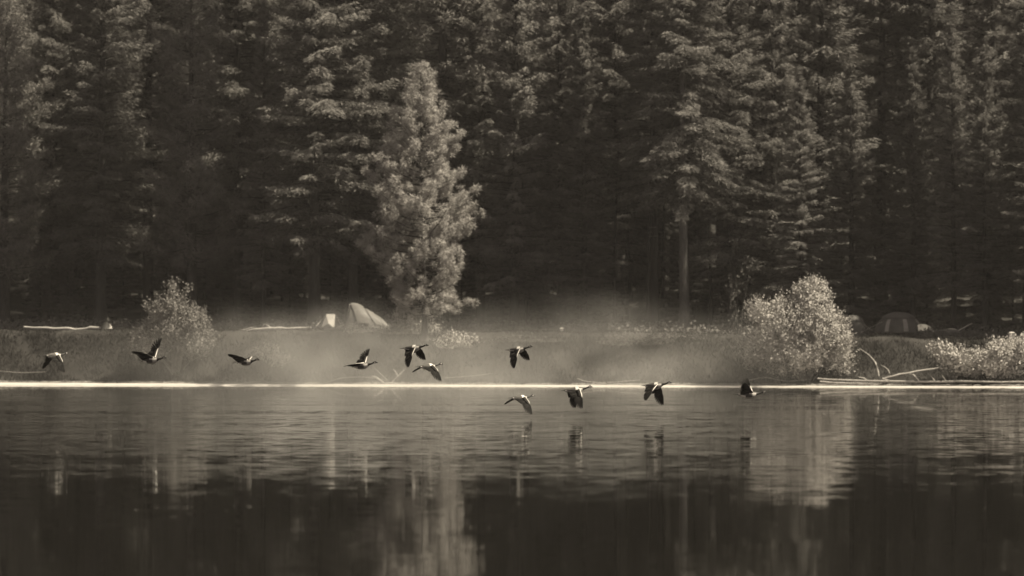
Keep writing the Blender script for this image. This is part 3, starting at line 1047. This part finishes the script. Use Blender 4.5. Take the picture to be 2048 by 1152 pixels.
link('fly_panel', fly(.02, .36, .05, M['tent_pale'], .25), o)
link('fly_panel', fly(.42, .62, .05, M['tent_pale'], .35), o)
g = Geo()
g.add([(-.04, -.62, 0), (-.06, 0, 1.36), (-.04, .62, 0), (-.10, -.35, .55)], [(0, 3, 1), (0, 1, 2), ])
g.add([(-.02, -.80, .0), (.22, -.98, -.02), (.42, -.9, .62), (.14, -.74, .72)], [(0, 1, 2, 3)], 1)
link('entrance', g.mesh('entrance', [M['entrance_shade'], M['entrance_shade']], smooth=False), o)  # dark sheets stand in for the shaded interior
g = Geo()
g.tube([(-.05, -.75, 0), (-.08, -.6, .7), (-.02, -.2, 1.36), (-.02, .3, 1.3), (-.05, .75, 0)], .03, 6)
link('hoop_pole', g.mesh('hoop_pole', M['tent_white']), o)
g = Geo()
g.tube([(2.3, -.3, .12), (3.0, -.6, -.1)], .009, 4)
link('guy_line', g.mesh('guy_line', M['rope']), o)
g = Geo()
g.tube([(1.9, -.6, .4), (2.5, -1.2, -.1)], .009, 4)
link('guy_line', g.mesh('guy_line', M['rope']), o)


# dome tents in the shade on the right
def dome_tent(px, py, v, w, h, label, name='dome_tent', stripes=True):
    dT = sd(px, v)
    o = empty(name, pw(px, py, dT))
    tag(o, label, 'tent')
    g = Geo()
    n, m = 20, 7
    Vv = []
    for j in range(m + 1):
        e = radians(90) * j / m
        for i in range(n):
            a = 2 * pi * i / n
            q = 1 + .07 * abs(cos(2 * a))
            Vv.append((w * cos(a) * cos(e) ** .85 * q, w * .8 * sin(a) * cos(e) ** .85 * q, h * sin(e) ** 1.1 - .1))
    Ff = [(j * n + i, j * n + (i + 1) % n, (j + 1) * n + (i + 1) % n, (j + 1) * n + i) for j in range(m) for i in range(n)]
    g.add(Vv, Ff)
    link('tent_body', g.mesh('tent_body', M['tent_mid']), o)
    # rain cap
    g = Geo()
    Vv = []
    for j in range(5):
        e = radians(48 + 42 * j / 4)
        for i in range(n):
            a = 2 * pi * i / n
            Vv.append((w * 1.07 * cos(a) * cos(e) ** .85, w * .87 * sin(a) * cos(e) ** .85, (h + .06) * sin(e) ** 1.1 - .08))
    g.add(Vv, [(j * n + i, j * n + (i + 1) % n, (j + 1) * n + (i + 1) % n, (j + 1) * n + i) for j in range(4) for i in range(n)])
    link('rain_cap', g.mesh('rain_cap', M['tent_cap']), o)
    if stripes:
        for (a0, wd) in ((-122, .09), (-76, .10), (-30, .10)):
            g = Geo()
            Vv = []
            for k in range(6):
                e = radians(3 + 40 * k / 5)
                for sgn in (-1, 1):
                    a = radians(a0) + sgn * wd
                    Vv.append((w * 1.10 * cos(a) * cos(e) ** .85, w * .92 * sin(a) * cos(e) ** .85 * 1.02, h * 1.02 * sin(e) ** 1.1 - .08))
            g.add(Vv, [(2 * k, 2 * k + 1, 2 * k + 3, 2 * k + 2) for k in range(5)])
            link('pale_stripe', g.mesh('pale_stripe', M['tent_cream']), o)
    g = Geo()
    g.tube([(w * .7, -.5, h * .5), (w * 1.8, -.8, -.1)], .008, 4)
    link('guy_line', g.mesh('guy_line', M['rope']), o)
    g = Geo()
    g.tube([(-w * .7, -.5, h * .5), (-w * 1.7, -.8, -.1)], .008, 4)
    link('guy_line', g.mesh('guy_line', M['rope']), o)
    return o


dome_tent(1797, 662, 13.5, 1.35, 1.15, 'dim dome tent with pale stripes right of the big round shrub')
dome_tent(1706, 668, 13.5, .85, 1.15, 'dark rounded tent half hidden behind the right flank of the big round shrub', stripes=False)
# slumped tarp to the right of the dome
dT = sd(1872, 10)
o = empty('tarp', pw(1872, 668, dT))
tag(o, 'low slumped dull tarp stretched right of the striped dome tent', 'tarp')
g = Geo()
Vv = []
for i in range(11):
    for j in range(5):
        t, u = i / 10, j / 4
        Vv.append((-1.1 + 2.4 * t, -.8 + 1.6 * u, (.62 - .35 * t + .12 * sin(t * 9)) * sin(pi * (u * .8 + .1)) ** .7 - .1))
g.add(Vv, [(i * 5 + j, i * 5 + j + 1, i * 5 + j + 6, i * 5 + j + 5) for i in range(10) for j in range(4)])
link('tarp_cloth', g.mesh('tarp_cloth', M['tent_mid']), o)
g = Geo()
g.tube([(1.3, 0, .2), (1.75, -.1, .45), (2.1, -.2, .62)], .02, 5)
link('support_pole', g.mesh('support_pole', M['post']), o)


# posts
def post(px, py0, py1, v, w, label, name='wooden_post'):
    dT = sd(px, v)
    s = dT / F
    o = empty(name, pw(px, py1, dT))
    tag(o, label, 'post')
    h = (py1 - py0) * s
    g = Geo()
    b_ = .12 * w
    Vv = []
    for (z, q) in ((-.5, 1), (h - b_, 1), (h, .85)):
        Vv += [(-w * q, -w * q, z), (w * q, -w * q, z), (w * q, w * q, z), (-w * q, w * q, z)]
    g.add(Vv, [(0, 1, 5, 4), (1, 2, 6, 5), (2, 3, 7, 6), (3, 0, 4, 7), (4, 5, 9, 8), (5, 6, 10, 9), (6, 7, 11, 10), (7, 4, 8, 11), (8, 9, 10, 11), (3, 2, 1, 0)])
    link('shaft', g.mesh('shaft', M['post'], smooth=False), o)
    g = Geo()
    g.add([(-w * 1.15, -w * 1.15, h + .005), (w * 1.15, -w * 1.15, h + .005), (w * 1.15, w * 1.15, h + .005), (-w * 1.15, w * 1.15, h + .005), (0, 0, h + w * .5)],
          [(0, 1, 4), (1, 2, 4), (2, 3, 4), (3, 0, 4), (3, 2, 1, 0)])
    link('cap', g.mesh('cap', M['post'], smooth=False), o)


post(1123, 657, 674, 7.5, .11, 'short pale square post on the bank top right of centre')
post(2023, 666, 682, 6.5, .17, 'stout pale post above the shrub mass at the right edge')

# small camp stove / fire ring thing left of the post
dT = sd(1088, 8.5)
o = empty('camp_grill', pw(1088, 667, dT))
tag(o, 'tiny camp grill on a stem left of the short pale post', 'grill')
g = Geo()
g.tube([(0, 0, -.3), (0, 0, .2)], .04, 6)
link('stem', g.mesh('stem', M['drift_dim']), o)
g = Geo()
g.tube([(0, 0, .18), (0, 0, .2), (0, 0, .3)], [.16, .2, .2], 10)
link('bowl', g.mesh('bowl', M['drift_dim']), o)


# ------------------------------------------------------------------ geese
def wing_mesh(side, e1, s1, e2, s2, twist=0.0):
    """side +1: bird's left (away from camera when flying right), -1: right. e*: elevation, s*: sweep back, in degrees"""
    e1, s1, e2, s2 = map(radians, (e1, s1, e2, s2))

    def dr(e, s_):
        return Vector((-sin(s_), side * cos(s_) * cos(e), cos(s_) * sin(e)))
    d1, d2 = dr(e1, s1), dr(e2, s2)
    back = Vector((-1, 0, -0.10 + twist))
    sh = Vector((0.115, side * 0.045, 0.045))
    L1, LH = 0.28, 0.13
    wr = sh + d1 * L1
    hd = wr + d2 * LH
    g = Geo()
    nrm1 = d1.cross(back).normalized() * (1 if side < 0 else -1)
    if nrm1.z < 0 and abs(e1) < 1.5: nrm1 = -nrm1
    nrm2 = d2.cross(back).normalized()
    if nrm2.dot(nrm1) < 0: nrm2 = -nrm2

    def feather(base, direc, ln, wd, nrm, k, mi):
        direc = direc.normalized()
        sid = direc.cross(nrm).normalized()
        up = nrm * (0.0025 * (k % 5) - .004)
        P = []
        for (t, w_) in ((0, .55), (.35, 1.0), (.8, .9), (.95, .5), (1.0, .12)):
            c = base + direc * (ln * t) + up - nrm * (.02 * t * t)
            P += [c - sid * wd * w_ * .5, c + sid * wd * w_ * .5]
        Q = [p - nrm * .003 for p in P]
        n = len(P)
        g.add(P + Q, [(2 * i, 2 * i + 1, 2 * i + 3, 2 * i + 2) for i in range(4)] + [(n + 2 * i + 2, n + 2 * i + 3, n + 2 * i + 1, n + 2 * i) for i in range(4)]
              + [(2 * i, 2 * i + 2, n + 2 * i + 2, n + 2 * i) for i in range(4)] + [(2 * i + 1, n + 2 * i + 1, n + 2 * i + 3, 2 * i + 3) for i in range(4)], mi)
    # secondaries
    for k in range(12):
        t = (k + .3) / 12
        base = sh + d1 * (L1 * t) + back * .08
        feather(base, back + d1 * (.05 + .12 * t), (.31 - .08 * t), .06, nrm1, k, 1)
    # primaries fan
    for k in range(10):
        t = k / 9
        base = wr + d2 * (LH * t) + back * (.05 * (1 - t))
        direc = back.lerp(d2, 0.12 + .80 * t ** 1.05)
        ln = (.19 + .16 * sin(min(1, t * 1.15) * pi * .5)) * (1 - .08 * (t > .95))
        feather(base, direc, ln, .058 - .012 * t, nrm2, k, 1)
    # covert surface: a thick airfoil strip along arm and hand
    stations = []
    for i in range(7):
        t = i / 6
        stations.append((sh + d1 * (L1 * t), nrm1, .165 - .025 * t, .030 - .012 * t))
    for i in range(1, 6):
        t = i / 5
        stations.append((wr + d2 * (LH * t), nrm2, .13 * (1 - t) + .03, .017 * (1 - t) + .006))
    ring = [(0.03, 0), (0.0, .5), (-.15, 1), (-.5, .8), (-1, .15), (-.5, -.25), (-.1, -.45)]
    V0 = []
    for (p, nr, ch, th) in stations:
        for (c_, h_) in ring:
            V0.append(p - back * (c_ * ch) * 1.0 * 1 + nr * (th * h_) if False else p + back * (-c_ * ch) + nr * (th * h_))
    m = len(ring)
    fs_, ml = [], []
    for i in range(len(stations) - 1):
        for k in range(m):
            k2 = (k + 1) % m
            fs_.append((i * m + k, i * m + k2, (i + 1) * m + k2, (i + 1) * m + k))
    g.add(V0, fs_, 0)
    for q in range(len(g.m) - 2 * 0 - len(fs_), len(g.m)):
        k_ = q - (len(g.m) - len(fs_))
        if k_ < m or (k_ % m == 1 and k_ < 9 * m):     # sun highlight painted on the shoulder and leading edge
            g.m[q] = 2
    e0 = (len(stations) - 1) * m
    g.add([V0[e0 + k] for k in range(m)], [tuple(range(m))], 0)
    return g.mesh('wing', [M['g_covert'], M['g_flight'], M['g_highlight']], smooth=True)


def goose_body(neck_up=0.04):
    g = Geo()
    # x, z, half width, half height
    st = [(.505, neck_up + .012, .004, .003), (.49, neck_up + .015, .010, .008), (.465, neck_up + .022, .014, .014), (.452, neck_up + .028, .020, .022),
          (.43, neck_up + .034, .025, .029), (.405, neck_up + .032, .024, .027), (.385, neck_up + .024, .018, .020), (.35, neck_up + .012, .017, .018), (.29, neck_up * .75, .019, .020),
          (.23, neck_up * .5 + .003, .025, .027), (.19, neck_up * .3, .037, .042), (.15, -.002, .058, .060), (.08, -.010, .078, .078), (-.02, -.014, .084, .080),
          (-.12, -.010, .076, .070), (-.21, -.002, .056, .050), (-.28, .008, .036, .030), (-.32, .012, .034, .016), (-.37, .012, .048, .009), (-.43, .010, .056, .006), (-.45, .009, .050, .003)]
    n = 14
    V0, mt = [], []
    for (x_, z_, w_, h_) in st:
        for k in range(n):
            a = 2 * pi * k / n + pi / n
            V0.append((x_, 1.32 * w_ * cos(a), z_ + 1.32 * h_ * sin(a)))
    g.add(V0, [], 0)
    for i in range(len(st) - 1):
        xm = .5 * (st[i][0] + st[i + 1][0])
        for k in range(n):
            a = 2 * pi * (k + 1) / n
            sa = sin(a)
            if xm > .46: mi = 3
            elif xm > .40: mi = 2 if -.7 < sa < .1 and xm < .43 else 3
            elif xm > .20: mi = 3
            elif xm > .10: mi = 1 if sa < .5 else 0
            elif xm > -.14: mi = 1 if sa < -.65 else (4 if sa > .3 and xm > -.02 else 0)  # upper back carries the painted sun highlight
            elif xm > -.27: mi = 2 if sa < -.2 else 0
            elif xm > -.315: mi = 2 if sa < .3 else 3
            else: mi = 3
            k2 = (k + 1) % n
            g.f.append((i * n + k, i * n + k2, (i + 1) * n + k2, (i + 1) * n + k))
            g.m.append(mi)
    g.f.append(tuple(range(n))); g.m.append(3)
    e = (len(st) - 1) * n
    g.f.append(tuple(e + n - 1 - k for k in range(n))); g.m.append(3)
    return g.mesh('body', [M['g_body'], M['g_pale'], M['g_white'], M['g_black'], M['g_highlight']])


def goose(px, py, scale, yaw, pitch, near, far, label, roll=0.0, neck=0.04):
    d = 153.0
    o = empty('goose', pw(px, py, d))
    o.rotation_euler = (radians(roll), radians(-pitch), radians(yaw))
    o.scale = (scale,) * 3
    tag(o, label, 'goose', 'geese flying low over the lake')
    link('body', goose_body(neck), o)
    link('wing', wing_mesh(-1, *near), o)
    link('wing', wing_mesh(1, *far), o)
    # folded feet under the tail, and eyes
    for sy in (-.02, .02):
        g = Geo()
        g.tube([(-.16, sy, -.06), (-.25, sy, -.035), (-.31, sy * 1.4, -.022)], [.009, .006, .012], 5)
        link('foot', g.mesh('foot', M['g_black']), o)
    return o


# yaw > 0 turns the head away from the camera, < 0 towards it
GEESE = [
    (110, 711, 1.0, 36, 1, (-42, 0, -58, 4), (-34, 8, -52, 26), 'goose at far left of the flock with both wings pressed down'),
    (303, 720, 1.12, -24, 1, (30, 22, 16, 38), (50, 6, 62, -6), 'goose second from left with its far wing flung up bright'),
    (492, 724, 1.0, -26, 2, (28, 26, 20, 40), (22, 12, 8, 10), 'goose third from left with wings swept back over a weedy bank'),
    (724, 731, 1.05, -14, 4, (4, 34, -8, 56), (36, 4, 44, -4), 'goose fourth from left with one wing raised and the nearer one level and bright'),
    (828, 696, 1.04, -24, 3, (-54, 12, -70, 12), (-26, -6, -40, 6), 'upper goose of the close pair, nearer wing hanging straight down'),
    (858, 733, 1.04, 32, 2, (-28, 0, -52, 0), (-8, 12, -26, 32), 'lower goose of the close pair, right wing stretched down to the shoreline'),
    (1037, 699, 1.0, -24, 4, (-54, 12, -72, 10), (-24, -6, -38, 6), 'goose flying alone highest right of centre against the misty bank'),
    (1042, 796, 1.04, 32, 1, (-34, 0, -58, 2), (-10, 10, -28, 30), 'lowest goose with a wing tip almost touching the water'),
    (1152, 780, 1.08, 5, 4, (-44, -6, -62, 2), (-44, 6, -60, 10), 'goose just right of the lowest one with wings beating down'),
    (1311, 771, 1.08, -14, 3, (-36, 22, -52, 26), (-50, -6, -68, 0), 'goose second from right crossing the bright shoreline'),
    (1499, 789, 1.1, 2, 0, (22, 20, 32, 26), (32, 8, 42, 8), 'rightmost goose of the flock, both wings raised over its back'),
]
for gdef in GEESE:
    goose(*gdef)

# specks floating on the near water
n = 260
x = rng.uniform(-9, 9, n); y = rng.uniform(42, 110, n)
x = x * y / 80
C = np.stack([x, y, np.full(n, .004)], 1)
R_ = rng.uniform(.008, .02, n)
V = []
for k in range(6):
    V.append(C + np.stack([R_ * cos(k * pi / 3), R_ * 1.2 * sin(k * pi / 3), 0 * R_ + .012], 1))
V = np.stack(V, 1).reshape(-1, 3)
Tt = np.array([[6 * i, 6 * i + j, 6 * i + j + 1] for i in range(n) for j in range(1, 5)])
o = link('floating_specks', np_mesh('floating_specks', V, Tt, M['drift']))
tag(o, 'tiny pale specks of pollen and seed floating on the near water', 'specks', kind='stuff')


# ------------------------------------------------------------------ haze and mist
def box(name, x0, x1, y0, y1, z0, z1):
    V = [(x, y, z) for z in (z0, z1) for y in (y0, y1) for x in (x0, x1)]
    T = [(0, 2, 3, 1), (4, 5, 7, 6), (0, 1, 5, 4), (2, 6, 7, 3), (0, 4, 6, 2), (1, 3, 7, 5)]
    return link(name, np_mesh(name, V, T, []))


hz = box('haze', -406, 406, -95, 830, -3.0, 100)
tag(hz, 'thin even haze filling the air over lake and forest', 'haze', kind='stuff')
hm = bpy.data.materials.new('haze')
hm.use_nodes = True
hm.node_tree.nodes.clear()
ho = hm.node_tree.nodes.new('ShaderNodeOutputMaterial')
pv = hm.node_tree.nodes.new('ShaderNodeVolumePrincipled')
pv.inputs['Color'].default_value = (0.97, 0.92, 0.90, 1)
pv.inputs['Density'].default_value = 0.00006
pv.inputs['Anisotropy'].default_value = 0.0
hm.node_tree.links.new(pv.outputs[0], ho.inputs['Volume'])
hz.data.materials.append(hm)

# the morning mist lying against the bank
mi_ = box('mist', -34, 34, 252, 300, -0.2, 8.5)
tag(mi_, 'pale morning mist drifting low along the bank and over the water', 'mist', kind='stuff')
mm = bpy.data.materials.new('mist')
mm.use_nodes = True
N, L = mm.node_tree.nodes, mm.node_tree.links
N.clear()
mo = N.new('ShaderNodeOutputMaterial')
pv = N.new('ShaderNodeVolumePrincipled')
pv.inputs['Color'].default_value = (0.97, 0.95, 0.92, 1)
L.new(pv.outputs[0], mo.inputs['Volume'])
geo = N.new('ShaderNodeNewGeometry')
sp = N.new('ShaderNodeSeparateXYZ')
L.new(geo.outputs['Position'], sp.inputs[0])
X_, Y_, Z_ = sp.outputs


def bell(v, c, w):
    q = fmath('DIVIDE', fmath('SUBTRACT', v, c), w)
    return fmath('POWER', 2.718, fmath('MULTIPLY', fmath('MULTIPLY', q, q), -1.0))


nz = wnoise(0.17, 0.17, 4.0, 5.0, 0.30)
nz.inputs['Distortion'].default_value = 0.6
wisp = fmath('MULTIPLY', fmath('SUBTRACT', nz.outputs[0], 0.28, True), 3.6)
shape_x = fmath('ADD', fmath('ADD', fmath('MULTIPLY', bell(X_, -7.5, 10.5), 1.3), fmath('MULTIPLY', bell(X_, 8.0, 5.5), 0.55)), 0.045)
# follows the shoreline: shore distance is about 278 - 0.36 x
shv = fmath('SUBTRACT', Y_, fmath('SUBTRACT', 278.0, fmath('MULTIPLY', X_, 0.36)))
shape_v = bell(shv, -1.0, 6.0)
hgt = N.new('ShaderNodeMapRange')
hgt.interpolation_type = 'SMOOTHSTEP'
hgt.inputs[1].default_value = 5.2
hgt.inputs[2].default_value = 0.6
nz2 = wnoise(0.22, 0.1, 3.0, 77.0, 0.12)
L.new(fmath('ADD', Z_, fmath('MULTIPLY', fmath('SUBTRACT', nz2.outputs[0], 0.5), 5.0)), hgt.inputs[0])
dn = fmath('MULTIPLY', fmath('MULTIPLY', shape_x, shape_v), fmath('MULTIPLY', hgt.outputs[0], wisp))
dn = fmath('MULTIPLY', dn, 0.042)
L.new(dn, pv.inputs['Density'])
mi_.data.materials.append(mm)
